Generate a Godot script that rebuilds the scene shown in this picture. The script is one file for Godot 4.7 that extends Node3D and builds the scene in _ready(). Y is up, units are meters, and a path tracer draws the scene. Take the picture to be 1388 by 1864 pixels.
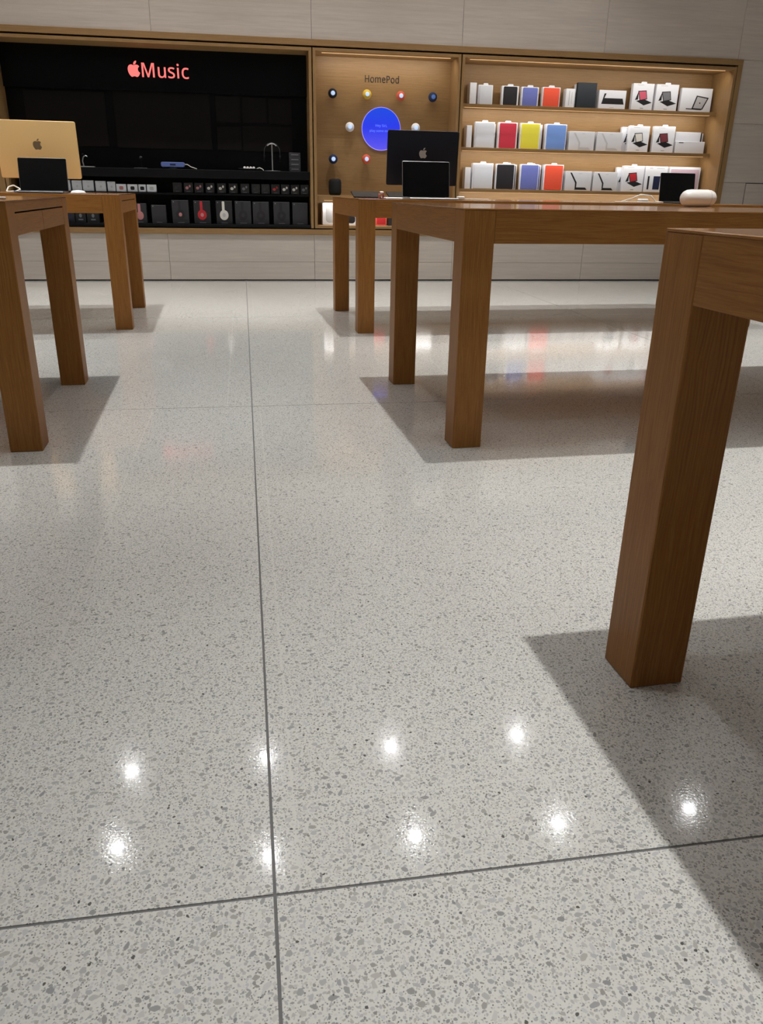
extends Node3D
# A shop floor at closing time: polished terrazzo, oak tables, a wall of built-in display bays.
# Room axes: x to the right along the display wall, y up, the wall stands at depth d = 9.34 (z = -d).

const WALL := 9.3435
const TURN := 0.0357          # the tables stand about two degrees off the wall line
const TH := 0.914             # table height
const CEIL := 5.6
const ORD := ["first", "second", "third", "fourth", "fifth", "sixth", "seventh", "eighth", "ninth", "tenth", "eleventh", "twelfth", "thirteenth"]

var M := {}
var cache := {}
var taken := {}
var rng := RandomNumberGenerator.new()


func _ready() -> void:
	rng.seed = 7
	# ---------------------------------------------------------------- camera, light, exposure
	var cam := Camera3D.new()
	cam.name = "camera"
	cam.fov = 66.165
	cam.near = 0.05
	cam.far = 60.0
	cam.transform = Transform3D(Basis(Vector3(0.986648, 0.016562, 0.162024), Vector3(0.046194, 0.925506, -0.375905), Vector3(-0.15618, 0.37837, 0.912384)).orthonormalized(), Vector3(0, 0.9679, 0))
	add_child(cam)
	cam.current = true
	var we := WorldEnvironment.new()
	we.name = "environment"
	var e := Environment.new()
	e.background_mode = Environment.BG_COLOR
	e.background_color = Color(0, 0, 0)
	e.tonemap_mode = Environment.TONE_MAPPER_LINEAR
	e.tonemap_exposure = 1.0
	e.sdfgi_enabled = true
	e.ssao_enabled = true
	e.ssil_enabled = true
	we.environment = e
	add_child(we)
	make_materials()
	# ceiling downlights: [x, d, energy]
	var strong := 18.0
	var lamps := []
	for d in [0.85, 3.85, 6.45]:
		lamps.append([1.54, d, strong])
	for d in [3.95, 6.75]:
		lamps.append([-1.63, d, strong])
	lamps.append([-1.63, 0.95, strong * 0.06])
	for d in [-2.2, 0.9, 3.9, 6.4]:
		lamps.append([4.75, d, strong])
	for d in [-2.2, 0.9, 3.9, 6.4]:
		lamps.append([-4.8, d, strong])
	lamps.append([1.54, -2.2, strong])
	lamps.append([-1.63, -2.2, strong])
	for d in [1.6, 3.2, 6.4]:
		lamps.append([-0.03, d, strong * 0.1])
	for a in [[3.2, 3.9], [3.16, 6.4], [-3.2, 3.95], [-3.2, 6.75], [3.2, 0.9]]:
		lamps.append([a[0], a[1], strong * 0.6])
	# the row nearest the display wall has wider beams
	for x in [-4.8, -1.63, -0.03, 1.53, 3.2]:
		lamps.append([x, 7.95, strong * 0.43, 38.0])
	# one adjustable spot is turned towards the far left table and the shelves behind it
	downlight(-1.5, 3.0, 11.0, 13.0, Vector3(-1.45, 1.1, -6.7))
	for a in lamps:
		downlight(a[0], a[1], a[2], a[3] if a.size() > 3 else 25.5)
	# ---------------------------------------------------------------- the setting
	build_floor()
	build_walls()
	# ---------------------------------------------------------------- large objects
	build_cabinet()
	build_tables()
	# ---------------------------------------------------------------- goods and small things
	build_music_bay()
	build_speaker_bay()
	build_case_bay()
	build_table_goods()


# ==================================================================== helpers: nodes
func V(x: float, y: float, d: float) -> Vector3:
	return Vector3(x, y, -d)


func numbered(called: String) -> String:
	var n: int = taken.get(called, 0)
	taken[called] = n + 1
	return called if n == 0 else "%s_%03d" % [called, n]


func tag(o: Node3D, label: String, category: String, group := "") -> Node3D:
	o.set_meta("label", label)
	o.set_meta("category", category)
	if group:
		o.set_meta("group", group)
	return o


func thing(called: String, label: String, category: String, at := Vector3.ZERO, turn := 0.0, group := "") -> Node3D:
	var o := Node3D.new()
	o.name = numbered(called)
	add_child(o)
	o.position = at
	o.rotation.y = turn
	tag(o, label, category, group)
	return o


func struct(called: String) -> Node3D:
	var o := Node3D.new()
	o.name = called
	add_child(o)
	o.set_meta("kind", "structure")
	return o


func part(called: String, mesh: Mesh, mat: Material, parent: Node3D, at := Vector3.ZERO, turn := Vector3.ZERO, label := "") -> MeshInstance3D:
	var o := MeshInstance3D.new()
	o.name = called
	o.mesh = mesh
	o.material_override = mat
	parent.add_child(o, true)
	o.position = at
	o.rotation = turn
	if label:
		o.set_meta("label", label)
	return o


# ==================================================================== helpers: meshes
func face(st: SurfaceTool, pts: Array, n: Vector3, uvs: Array) -> void:
	# a convex face; front faces run clockwise seen from outside
	var m := (pts[1] - pts[0] as Vector3).cross(pts[2] - pts[0])
	var flip := m.dot(n) > 0.0
	for i in range(1, pts.size() - 1):
		var order := [0, i + 1, i] if flip else [0, i, i + 1]
		for k in order:
			st.set_normal(n)
			st.set_uv(uvs[k])
			st.add_vertex(pts[k])


func face_uv(p: Vector3, n: Vector3, grain: int) -> Vector2:
	# u runs along the grain, in metres
	var a := absf(n.x)
	var b := absf(n.y)
	var c := absf(n.z)
	var along := p[grain]
	var across: float
	if a >= b and a >= c:
		across = p.z if grain == 1 else p.y
		if grain == 0:
			along = p.z; across = p.y
	elif b >= a and b >= c:
		across = p.z if grain == 0 else p.x
		if grain == 1:
			along = p.x; across = p.z
	else:
		across = p.x if grain == 1 else p.y
		if grain == 2:
			along = p.x; across = p.y
	return Vector2(along, across + 0.31 * n.x + 0.17 * n.y)


func cbox(size: Vector3, bev := 0.002, grain := 0) -> ArrayMesh:
	# box with chamfered edges, centred on its base: y runs from 0 to size.y
	var key := "b%.4f,%.4f,%.4f,%.4f,%d" % [size.x, size.y, size.z, bev, grain]
	if cache.has(key):
		return cache[key]
	var st := SurfaceTool.new()
	st.begin(Mesh.PRIMITIVE_TRIANGLES)
	var h := size * 0.5
	var b := minf(bev, minf(h.x, minf(h.y, h.z)) * 0.9)
	var off := Vector3(0, h.y, 0)
	for ax in 3:
		var u := (ax + 1) % 3
		var v := (ax + 2) % 3
		for s in [-1.0, 1.0]:
			var n := Vector3.ZERO
			n[ax] = s
			var pts := []
			var uvs := []
			for q in [[-1, -1], [1, -1], [1, 1], [-1, 1]]:
				var p := Vector3.ZERO
				p[ax] = s * h[ax]
				p[u] = q[0] * (h[u] - b)
				p[v] = q[1] * (h[v] - b)
				pts.append(p + off)
				uvs.append(face_uv(p, n, grain))
			face(st, pts, n, uvs)
		for s in [-1.0, 1.0]:
			for t in [-1.0, 1.0]:
				var n := Vector3.ZERO
				n[u] = s
				n[v] = t
				n = n.normalized()
				var pts := []
				var uvs := []
				for q in [[-1, 0], [1, 0], [1, 1], [-1, 1]]:
					var p := Vector3.ZERO
					p[ax] = q[0] * (h[ax] - b)
					p[u] = s * (h[u] - (b if q[1] == 1 else 0.0))
					p[v] = t * (h[v] - (0.0 if q[1] == 1 else b))
					pts.append(p + off)
					uvs.append(face_uv(p, n, grain))
				face(st, pts, n, uvs)
	for sx in [-1.0, 1.0]:
		for sy in [-1.0, 1.0]:
			for sz in [-1.0, 1.0]:
				var n := Vector3(sx, sy, sz).normalized()
				var pts := [Vector3(sx * h.x, sy * (h.y - b), sz * (h.z - b)) + off, Vector3(sx * (h.x - b), sy * h.y, sz * (h.z - b)) + off, Vector3(sx * (h.x - b), sy * (h.y - b), sz * h.z) + off]
				face(st, pts, n, [face_uv(pts[0], n, grain), face_uv(pts[1], n, grain), face_uv(pts[2], n, grain)])
	var mesh := st.commit()
	cache[key] = mesh
	return mesh


func rrect(w: float, h: float, r: float, seg := 5) -> PackedVector2Array:
	# rounded rectangle, centred
	var out := PackedVector2Array()
	r = minf(r, minf(w, h) * 0.499)
	for c in [[1, 1, 0.0], [-1, 1, 0.5], [-1, -1, 1.0], [1, -1, 1.5]]:
		for i in seg + 1:
			var a: float = PI * (c[2] + 0.5 * i / seg)
			out.append(Vector2(c[0] * (w * 0.5 - r) + cos(a) * r, c[1] * (h * 0.5 - r) + sin(a) * r))
	return out


func ellipse(w: float, h: float, seg := 24) -> PackedVector2Array:
	var out := PackedVector2Array()
	for i in seg:
		var a := TAU * i / seg
		out.append(Vector2(cos(a) * w * 0.5, sin(a) * h * 0.5))
	return out


func shift(p: PackedVector2Array, o: Vector2) -> PackedVector2Array:
	var out := PackedVector2Array()
	for q in p:
		out.append(q + o)
	return out


func prism_into(st: SurfaceTool, poly: PackedVector2Array, z0: float, z1: float, bev := 0.0) -> void:
	# an outline in x and y, pushed from z0 (back) to z1 (front); bev rounds the front edge
	var tri := Geometry2D.triangulate_polygon(poly)
	var front := poly
	if bev > 0.0:
		var inset := Geometry2D.offset_polygon(poly, -bev, Geometry2D.JOIN_ROUND)
		if inset.size() == 1 and inset[0].size() == poly.size():
			front = inset[0]
			tri = Geometry2D.triangulate_polygon(front)
		else:
			bev = 0.0
	for i in range(0, tri.size(), 3):
		var a := front[tri[i]]
		var b := front[tri[i + 1]]
		var c := front[tri[i + 2]]
		face(st, [Vector3(a.x, a.y, z1), Vector3(b.x, b.y, z1), Vector3(c.x, c.y, z1)], Vector3(0, 0, 1), [a, b, c])
	var tri2 := Geometry2D.triangulate_polygon(poly)
	for i in range(0, tri2.size(), 3):
		var a := poly[tri2[i]]
		var b := poly[tri2[i + 1]]
		var c := poly[tri2[i + 2]]
		face(st, [Vector3(a.x, a.y, z0), Vector3(b.x, b.y, z0), Vector3(c.x, c.y, z0)], Vector3(0, 0, -1), [a, b, c])
	var ccw := not Geometry2D.is_polygon_clockwise(poly)
	for i in poly.size():
		var a := poly[i]
		var b := poly[(i + 1) % poly.size()]
		var t := b - a
		var n := Vector3(t.y, -t.x, 0) if ccw else Vector3(-t.y, t.x, 0)
		n = n.normalized()
		var u := i * 0.01
		face(st, [Vector3(a.x, a.y, z0), Vector3(b.x, b.y, z0), Vector3(b.x, b.y, z1 - bev), Vector3(a.x, a.y, z1 - bev)], n, [Vector2(u, z0), Vector2(u + 0.01, z0), Vector2(u + 0.01, z1), Vector2(u, z1)])
		if bev > 0.0:
			var p := front[i]
			var q := front[(i + 1) % poly.size()]
			face(st, [Vector3(a.x, a.y, z1 - bev), Vector3(b.x, b.y, z1 - bev), Vector3(q.x, q.y, z1), Vector3(p.x, p.y, z1)], (n + Vector3(0, 0, 1)).normalized(), [Vector2(u, z0), Vector2(u + 0.01, z0), Vector2(u + 0.01, z1), Vector2(u, z1)])


func prism(polys: Array, z0: float, z1: float, bev := 0.0) -> ArrayMesh:
	var st := SurfaceTool.new()
	st.begin(Mesh.PRIMITIVE_TRIANGLES)
	for p in polys:
		prism_into(st, p, z0, z1, bev)
	return st.commit()


func lathe(profile: PackedVector2Array, seg := 32) -> ArrayMesh:
	# profile: (radius, height), from the bottom up
	var st := SurfaceTool.new()
	st.begin(Mesh.PRIMITIVE_TRIANGLES)
	var last := profile.size() - 1
	var nn := []
	for j in profile.size():
		var t := profile[mini(j + 1, last)] - profile[maxi(j - 1, 0)]
		nn.append(Vector2(t.y, -t.x).normalized())
	for i in seg:
		var a0 := TAU * i / seg
		var a1 := TAU * (i + 1) / seg
		for j in last:
			var q := []
			for c in [[j, a0], [j, a1], [j + 1, a1], [j + 1, a0]]:
				var p := profile[c[0]]
				var n: Vector2 = nn[c[0]]
				q.append([Vector3(p.x * cos(c[1]), p.y, p.x * sin(c[1])), Vector3(n.x * cos(c[1]), n.y, n.x * sin(c[1])), Vector2(c[1] / TAU, p.y)])
			for k in [0, 1, 2, 0, 2, 3]:
				st.set_normal(q[k][1])
				st.set_uv(q[k][2])
				st.add_vertex(q[k][0])
	return st.commit()


func tube(pts: PackedVector3Array, r: float, seg := 8) -> ArrayMesh:
	var curve := Curve3D.new()
	for i in pts.size():
		var t := (pts[mini(i + 1, pts.size() - 1)] - pts[maxi(i - 1, 0)]) / 6.0
		curve.add_point(pts[i], -t, t)
	var line := PackedVector3Array()
	var n := maxi(4, pts.size() * 6)
	for i in n + 1:
		line.append(curve.sample_baked(curve.get_baked_length() * i / n))
	var st := SurfaceTool.new()
	st.begin(Mesh.PRIMITIVE_TRIANGLES)
	var rings := []
	for i in line.size():
		var t := (line[mini(i + 1, line.size() - 1)] - line[maxi(i - 1, 0)]).normalized()
		var up := Vector3.UP if absf(t.y) < 0.9 else Vector3.RIGHT
		var s := t.cross(up).normalized()
		var w := s.cross(t).normalized()
		var ring := []
		for k in seg:
			var a := TAU * k / seg
			ring.append([line[i] + (s * cos(a) + w * sin(a)) * r, s * cos(a) + w * sin(a)])
		rings.append(ring)
	for i in rings.size() - 1:
		for k in seg:
			var a = rings[i][k]
			var b = rings[i][(k + 1) % seg]
			var c = rings[i + 1][(k + 1) % seg]
			var d = rings[i + 1][k]
			for v in [a, b, c, a, c, d]:
				st.set_normal(v[1])
				st.set_uv(Vector2(0, 0))
				st.add_vertex(v[0])
	for cap in [0, rings.size() - 1]:
		var n3 := (line[1] - line[0]).normalized() * -1.0 if cap == 0 else (line[-1] - line[-2]).normalized()
		var pts2 := []
		var uvs := []
		for k in seg:
			pts2.append(rings[cap][k][0])
			uvs.append(Vector2.ZERO)
		face(st, pts2, n3, uvs)
	return st.commit()


func lettering(text: String, w: float, h: float, depth: float, bold := false) -> Array:
	# a TextMesh and the scale that gives it the size w by h
	var f := SystemFont.new()
	f.font_names = PackedStringArray(["Droid Sans"])
	if bold:
		f.font_weight = 700
	var t := TextMesh.new()
	t.text = text
	t.font = f
	t.font_size = 64
	t.pixel_size = 0.002
	t.depth = depth
	t.curve_step = 1.0
	var box := t.get_aabb()
	return [t, Vector3(w / maxf(box.size.x, 0.001), h / maxf(box.size.y, 0.001), 1.0), box.get_center()]


func bez(out: PackedVector2Array, a: Vector2, b: Vector2, c: Vector2, d: Vector2, n := 7) -> void:
	for i in range(1, n + 1):
		out.append(a.bezier_interpolate(b, c, d, float(i) / n))


func emblem(h: float) -> Array:
	# bitten fruit with a leaf: two outlines, centred, h tall
	var c := PackedFloat32Array([-.948, 0, -2.415, -1.078, -3.96, -1.04, -2.04, .027, -3.91, 1.183, -4.961, 3.014, -2.117, 3.675, -.546, 9.103, 1.519, 12.09, 1.013, 1.454, 2.208, 3.09, 3.792, 3.039, 1.52, -.065, 2.09, -.987, 3.935, -.987, 1.831, 0, 2.35, .987, 3.96, .948, 1.637, -.026, 2.676, -1.48, 3.676, -2.948, 1.156, -1.688, 1.636, -3.325, 1.662, -3.415, -.039, -.013, -3.182, -1.221, -3.22, -4.857, -.026, -3.04, 2.48, -4.494, 2.597, -4.559, -1.429, -2.09, -3.623, -2.324, -4.39, -2.376, -2, -.156, -3.675, 1.09, -4.61, 1.09])
	var l := PackedFloat32Array([.843, -1.012, 1.4, -2.427, 1.245, -3.83, -1.207, .052, -2.662, .805, -3.532, 1.818, -.78, .896, -1.454, 2.338, -1.273, 3.714, 1.338, .104, 2.715, -.688, 3.559, -1.701])
	var res := []
	for s in [[Vector2(12.152, 6.896), c], [Vector2(15.53, 3.83), l]]:
		var at: Vector2 = s[0]
		var raw := PackedVector2Array()
		var q: PackedFloat32Array = s[1]
		for i in range(0, q.size(), 6):
			bez(raw, at, at + Vector2(q[i], q[i + 1]), at + Vector2(q[i + 2], q[i + 3]), at + Vector2(q[i + 4], q[i + 5]), 6)
			at += Vector2(q[i + 4], q[i + 5])
		raw.remove_at(raw.size() - 1)
		var out := PackedVector2Array()
		for p in raw:
			var v := Vector2((p.x - 12.0) / 24.0 * h, (12.0 - p.y) / 24.0 * h)
			if out.is_empty() or out[-1].distance_to(v) > h * 0.004:
				out.append(v)
		res.append(out)
	return res


# ==================================================================== materials
func mat(c: Color, rough := 0.6, metal := 0.0, spec := 0.5) -> StandardMaterial3D:
	var m := StandardMaterial3D.new()
	m.albedo_color = c
	m.roughness = rough
	m.metallic = metal
	m.metallic_specular = spec
	return m


func c8(r: int, g: int, b: int) -> Color:
	return Color(r / 255.0, g / 255.0, b / 255.0)


func glow(c: Color, energy: float) -> StandardMaterial3D:
	var m := mat(c, 0.5)
	m.emission_enabled = true
	m.emission = c
	m.emission_energy_multiplier = energy
	return m


func grain_image(w: int, h: int, base: Color, dark: Color, pale: Color, sd: int) -> Image:
	# fine straight oak grain along u, with short pores
	var n1 := FastNoiseLite.new()
	n1.seed = sd
	n1.noise_type = FastNoiseLite.TYPE_SIMPLEX_SMOOTH
	n1.frequency = 1.0
	n1.fractal_type = FastNoiseLite.FRACTAL_FBM
	n1.fractal_octaves = 3
	var data := PackedByteArray()
	data.resize(w * h * 3)
	var i := 0
	for y in h:
		for x in w:
			# wraps along u and v by mirroring, so that repeats join
			var fx := absf(float(x) / w - 0.5) * 2.0
			var fy := absf(float(y) / h - 0.5) * 2.0
			var wave := n1.get_noise_2d(fx * 1.3, fy * 3.0 + 20.0) * 0.8
			var a := n1.get_noise_2d(fx * 2.2 + 40.0, (fy + wave * 0.05) * 38.0)
			var b := n1.get_noise_2d(fx * 9.0 + 90.0, fy * 150.0)
			var k := clampf(0.5 + 0.75 * a, 0.0, 1.0)
			var c := dark.lerp(base, minf(k * 2.0, 1.0)).lerp(pale, maxf(k * 2.0 - 1.0, 0.0))
			if b < -0.22:
				c = c.lerp(dark, minf((-0.22 - b) * 2.6, 0.55))
			data[i] = int(c.r * 255.0)
			data[i + 1] = int(c.g * 255.0)
			data[i + 2] = int(c.b * 255.0)
			i += 3
	return Image.create_from_data(w, h, false, Image.FORMAT_RGB8, data)


func stone_image(w: int, h: int) -> Image:
	# pale grey-brown limestone with level veins
	var n1 := FastNoiseLite.new()
	n1.seed = 31
	n1.frequency = 1.0
	n1.fractal_type = FastNoiseLite.FRACTAL_FBM
	n1.fractal_octaves = 4
	var data := PackedByteArray()
	data.resize(w * h * 3)
	var i := 0
	for y in h:
		for x in w:
			var fx := absf(float(x) / w - 0.5) * 2.0
			var fy := absf(float(y) / h - 0.5) * 2.0
			var a := n1.get_noise_2d(fx * 1.2, fy * 14.0)
			var b := n1.get_noise_2d(fx * 5.0 + 30.0, fy * 60.0)
			var k := 1.0 + 0.05 * a + 0.035 * b
			data[i] = clampi(int(194.0 * k), 0, 255)
			data[i + 1] = clampi(int(184.0 * k), 0, 255)
			data[i + 2] = clampi(int(174.0 * k), 0, 255)
			i += 3
	return Image.create_from_data(w, h, false, Image.FORMAT_RGB8, data)


func terrazzo_image(n: int) -> Image:
	# pale binder with crushed marble chips; one side is 1.44 m
	var data := PackedByteArray()
	data.resize(n * n * 3)
	var r := RandomNumberGenerator.new()
	r.seed = 11
	var row := PackedByteArray()
	row.resize(n * 3)
	for y in n:
		for x in n:
			var v := r.randi() & 7
			row[x * 3] = 216 + v
			row[x * 3 + 1] = 217 + v
			row[x * 3 + 2] = 212 + v
		for k in 1:
			for q in row.size():
				data[y * n * 3 + q] = row[q]
	# angular chips of three sizes, packed so that pale binder shows between them
	var used := PackedByteArray()
	used.resize(n * n)
	var kinds := [[6.0, 10.0, 24.0, 0.5, 0], [3.4, 5.6, 10.0, 0.8, 1], [1.5, 2.7, 5.6, 0.75, 2]]
	for kind in kinds:
		var stamps := []
		for s in 90:
			var size := r.randf_range(kind[0], kind[1])
			var turn := r.randf() * TAU
			var long := sqrt(r.randf_range(1.0, 1.9))
			var planes := []
			for k in r.randi_range(4, 6):
				var a := r.randf() * TAU
				planes.append(Vector3(cos(a), sin(a), r.randf_range(0.6, 0.95) * size))
			for k in 8:
				var a := k * PI * 0.25
				planes.append(Vector3(cos(a), sin(a), size))
			var cells := PackedInt32Array()
			var reach := int(size * 1.5) + 1
			for y in range(-reach, reach + 1):
				for x in range(-reach, reach + 1):
					var px := (x * cos(turn) + y * sin(turn)) / long
					var py := (-x * sin(turn) + y * cos(turn)) * long
					var inside := true
					for pl in planes:
						if px * pl.x + py * pl.y > pl.z * 0.85:
							inside = false
							break
					if inside:
						cells.append(x)
						cells.append(y)
			stamps.append(cells)
		var step: float = kind[2]
		var across := int(n / step)
		for gy in across:
			for gx in across:
				if r.randf() > kind[3]:
					continue
				var cells: PackedInt32Array = stamps[r.randi() % stamps.size()]
				var cx := int((gx + r.randf()) * step) % n
				var cy := int((gy + r.randf()) * step) % n
				var hit := false
				for q in range(0, cells.size(), 6):
					if used[posmod(cy + cells[q + 1], n) * n + posmod(cx + cells[q], n)]:
						hit = true
						break
				if hit:
					continue
				var t := r.randf()
				var g := 0.0
				if kind[4] == 0:
					g = lerpf(150.0, 206.0, pow(t, 0.7))
				elif kind[4] == 1:
					g = lerpf(140.0, 212.0, pow(t, 0.7))
				else:
					g = lerpf(122.0, 208.0, pow(t, 0.8))
				if kind[4] > 0 and r.randf() < 0.012:
					g = 96.0
				var warm := r.randf_range(-3.0, 4.0)
				var cr := clampi(int(g + warm * 0.4), 0, 255)
				var cg := clampi(int(g + 1.0), 0, 255)
				var cb := clampi(int(g - warm), 0, 255)
				for q in range(0, cells.size(), 2):
					var i := posmod(cy + cells[q + 1], n) * n + posmod(cx + cells[q], n)
					used[i] = 1
					data[i * 3] = cr
					data[i * 3 + 1] = cg
					data[i * 3 + 2] = cb
	return Image.create_from_data(n, n, false, Image.FORMAT_RGB8, data)


func make_materials() -> void:
	var oak := ImageTexture.create_from_image(grain_image(640, 512, c8(153, 103, 50), c8(135, 87, 40), c8(163, 113, 58), 5))
	for i in 4:
		var m := mat(Color.WHITE, 0.42, 0.0, 0.35)
		m.albedo_texture = oak
		m.uv1_scale = Vector3(1.0 / 1.3, 1.0 / 0.42, 1)
		m.uv1_offset = Vector3(0.27 * i + 0.05, 0.19 * i, 0)
		M["oak%d" % i] = m
	var bay := ImageTexture.create_from_image(grain_image(512, 512, c8(150, 117, 74), c8(138, 105, 64), c8(158, 124, 80), 9))
	for i in 2:
		var m := mat(Color.WHITE, 0.5)
		m.albedo_texture = bay
		m.uv1_scale = Vector3(1.0 / 1.6, 1.0 / 0.6, 1)
		m.uv1_offset = Vector3(0.31 * i, 0.4 * i, 0)
		M["bay%d" % i] = m
	var stone := ImageTexture.create_from_image(stone_image(512, 512))
	for i in 3:
		var m := mat(Color.WHITE, 0.62)
		m.albedo_texture = stone
		m.uv1_scale = Vector3(1.0 / 3.2, 1.0 / 1.6, 1)
		m.uv1_offset = Vector3(0.37 * i, 0.23 * i, 0)
		M["stone%d" % i] = m
	var terrazzo := ImageTexture.create_from_image(terrazzo_image(2048))
	var nz := FastNoiseLite.new()
	nz.seed = 3
	nz.frequency = 0.24
	nz.fractal_octaves = 2
	var bump := nz.get_seamless_image(1024, 1024)
	bump.bump_map_to_normal_map(1.0)
	var fl := mat(Color.WHITE, 0.08)
	fl.clearcoat_enabled = true
	fl.clearcoat = 0.45
	fl.clearcoat_roughness = 0.05
	fl.albedo_texture = terrazzo
	fl.normal_enabled = true
	fl.normal_texture = ImageTexture.create_from_image(bump)
	fl.normal_scale = 0.055
	M.floor = fl
	M.sealant = mat(c8(112, 112, 112), 0.5)
	M.plaster = mat(c8(222, 221, 219), 0.9)
	M.paint = mat(c8(205, 203, 200), 0.9)
	M.gap = mat(c8(16, 10, 7), 0.9)
	M.backing = mat(c8(80, 74, 68), 0.9)
	M.black_panel = mat(c8(6, 7, 9), 0.3, 0.0, 0.3)
	M.black_satin = mat(c8(9, 9, 11), 0.5, 0.0, 0.3)
	M.screen_off = mat(c8(22, 19, 18), 0.3, 0.0, 0.3)
	M.black_glass = mat(c8(5, 5, 7), 0.06)
	M.aluminium = mat(c8(200, 200, 202), 0.32, 0.9)
	M.space_grey = mat(c8(95, 96, 100), 0.36, 0.85)
	M.gold = mat(c8(252, 214, 148), 0.42, 0.1)
	M.gold_logo = mat(c8(168, 148, 118), 0.3, 0.7)
	M.navy = mat(c8(17, 26, 42), 0.38, 0.2)
	M.silver_logo = mat(c8(206, 206, 208), 0.4, 0.2)
	M.white_plastic = mat(c8(232, 230, 226), 0.35)
	M.cable = mat(c8(230, 226, 216), 0.5)
	M.carton = mat(c8(236, 240, 248), 0.5)
	M.carton_grey = mat(c8(214, 217, 224), 0.5)
	M.carton_black = mat(c8(34, 34, 37), 0.45)
	M.carton_dark = mat(c8(48, 48, 52), 0.45)
	M.print_black = mat(c8(26, 26, 30), 0.5)
	M.print_grey = mat(c8(120, 122, 128), 0.5)
	M.print_silver = mat(c8(190, 192, 196), 0.5)
	M.print_pink = mat(c8(214, 96, 120), 0.5)
	M.print_red = mat(c8(190, 40, 48), 0.5)
	M.print_maroon = mat(c8(120, 50, 58), 0.5)
	M.print_navy = mat(c8(22, 32, 70), 0.5)
	M.print_rose = mat(c8(196, 132, 132), 0.5)
	M.print_white = mat(c8(225, 222, 216), 0.5)
	M.case_white = mat(c8(214, 220, 230), 0.55)
	M.case_black = mat(c8(30, 28, 36), 0.6)
	M.case_periwinkle = mat(c8(108, 120, 196), 0.6)
	M.case_orange = mat(c8(240, 88, 60), 0.6)
	M.case_red = mat(c8(198, 48, 70), 0.6)
	M.case_yellow = mat(c8(226, 218, 66), 0.6)
	M.case_blue = mat(c8(112, 150, 220), 0.6)
	M.case_slate = mat(c8(36, 44, 52), 0.6)
	M.case_pink = mat(c8(216, 190, 206), 0.6)
	M.coral = mat(c8(226, 96, 86), 0.5)
	M.fabric_black = mat(c8(16, 16, 18), 0.85)
	M.fabric_blue = mat(c8(26, 40, 76), 0.85)
	M.fabric_yellow = mat(c8(226, 190, 60), 0.85)
	M.fabric_orange = mat(c8(214, 92, 62), 0.85)
	M.fabric_white = mat(c8(226, 224, 220), 0.85)
	M.phone_blue = mat(c8(104, 124, 190), 0.4)
	M.disc_glow = glow(c8(176, 200, 240), 0.65)
	M.led = glow(Color(1.0, 0.82, 0.6), 0.45)
	M.sign_red = glow(c8(246, 122, 118), 0.95)
	M.lens = glow(Color(0.98, 0.985, 1.0), 110.0)
	M.disc_dim = glow(c8(70, 100, 160), 0.5)
	M.disc_rim = glow(c8(150, 140, 235), 0.8)
	M.disc_text = glow(c8(96, 124, 255), 1.0)
	M.trim = mat(c8(220, 220, 218), 0.5)


# ==================================================================== light fittings
func downlight(x: float, d: float, energy: float, cone: float, aim := Vector3.INF) -> void:
	var t := thing("ceiling_downlight", "round recessed spotlight in the white ceiling", "ceiling light", V(x, CEIL - 0.05, d), 0.0, "spotlights in the ceiling")
	part("trim_ring", lathe(PackedVector2Array([Vector2(0.062, 0.0), Vector2(0.098, 0.0), Vector2(0.104, 0.006), Vector2(0.104, 0.048), Vector2(0.062, 0.048), Vector2(0.062, 0.0)]), 28), M.trim, t)
	part("lens", lathe(PackedVector2Array([Vector2(0.0, 0.012), Vector2(0.06, 0.012), Vector2(0.06, 0.03), Vector2(0.0, 0.03)]), 28), M.lens, t)
	var l := SpotLight3D.new()
	l.name = "beam"
	l.light_color = Color(1.0, 0.99, 0.975)
	l.light_energy = energy
	l.light_size = 0.045
	l.spot_range = 16.0
	l.spot_attenuation = 2.0
	l.spot_angle = cone
	l.spot_angle_attenuation = 1.0
	l.shadow_enabled = true
	t.add_child(l)
	l.position = Vector3(0, -0.01, 0)
	if aim.is_finite():
		l.look_at_from_position(t.position + l.position, aim, Vector3.UP)
	else:
		l.rotation.x = -PI / 2


func led_strip(called: String, length: float, parent: Node3D, at: Vector3, energy: float) -> void:
	# a glowing lens under a shelf edge, with a light of its size just below it
	part(called, cbox(Vector3(length, 0.006, 0.012), 0.001), M.led, parent, at)
	var l := AreaLight3D.new()
	l.name = "strip_light"
	l.area_size = Vector2(length, 0.02)
	l.light_color = Color(1.0, 0.975, 0.94)
	l.light_energy = energy
	l.area_range = 4.0
	l.area_attenuation = 2.0
	l.shadow_enabled = true
	parent.add_child(l, true)
	l.position = at + Vector3(0, -0.006, -0.004)
	l.rotation.x = -PI / 2 + 0.5      # aimed back at the goods


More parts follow.
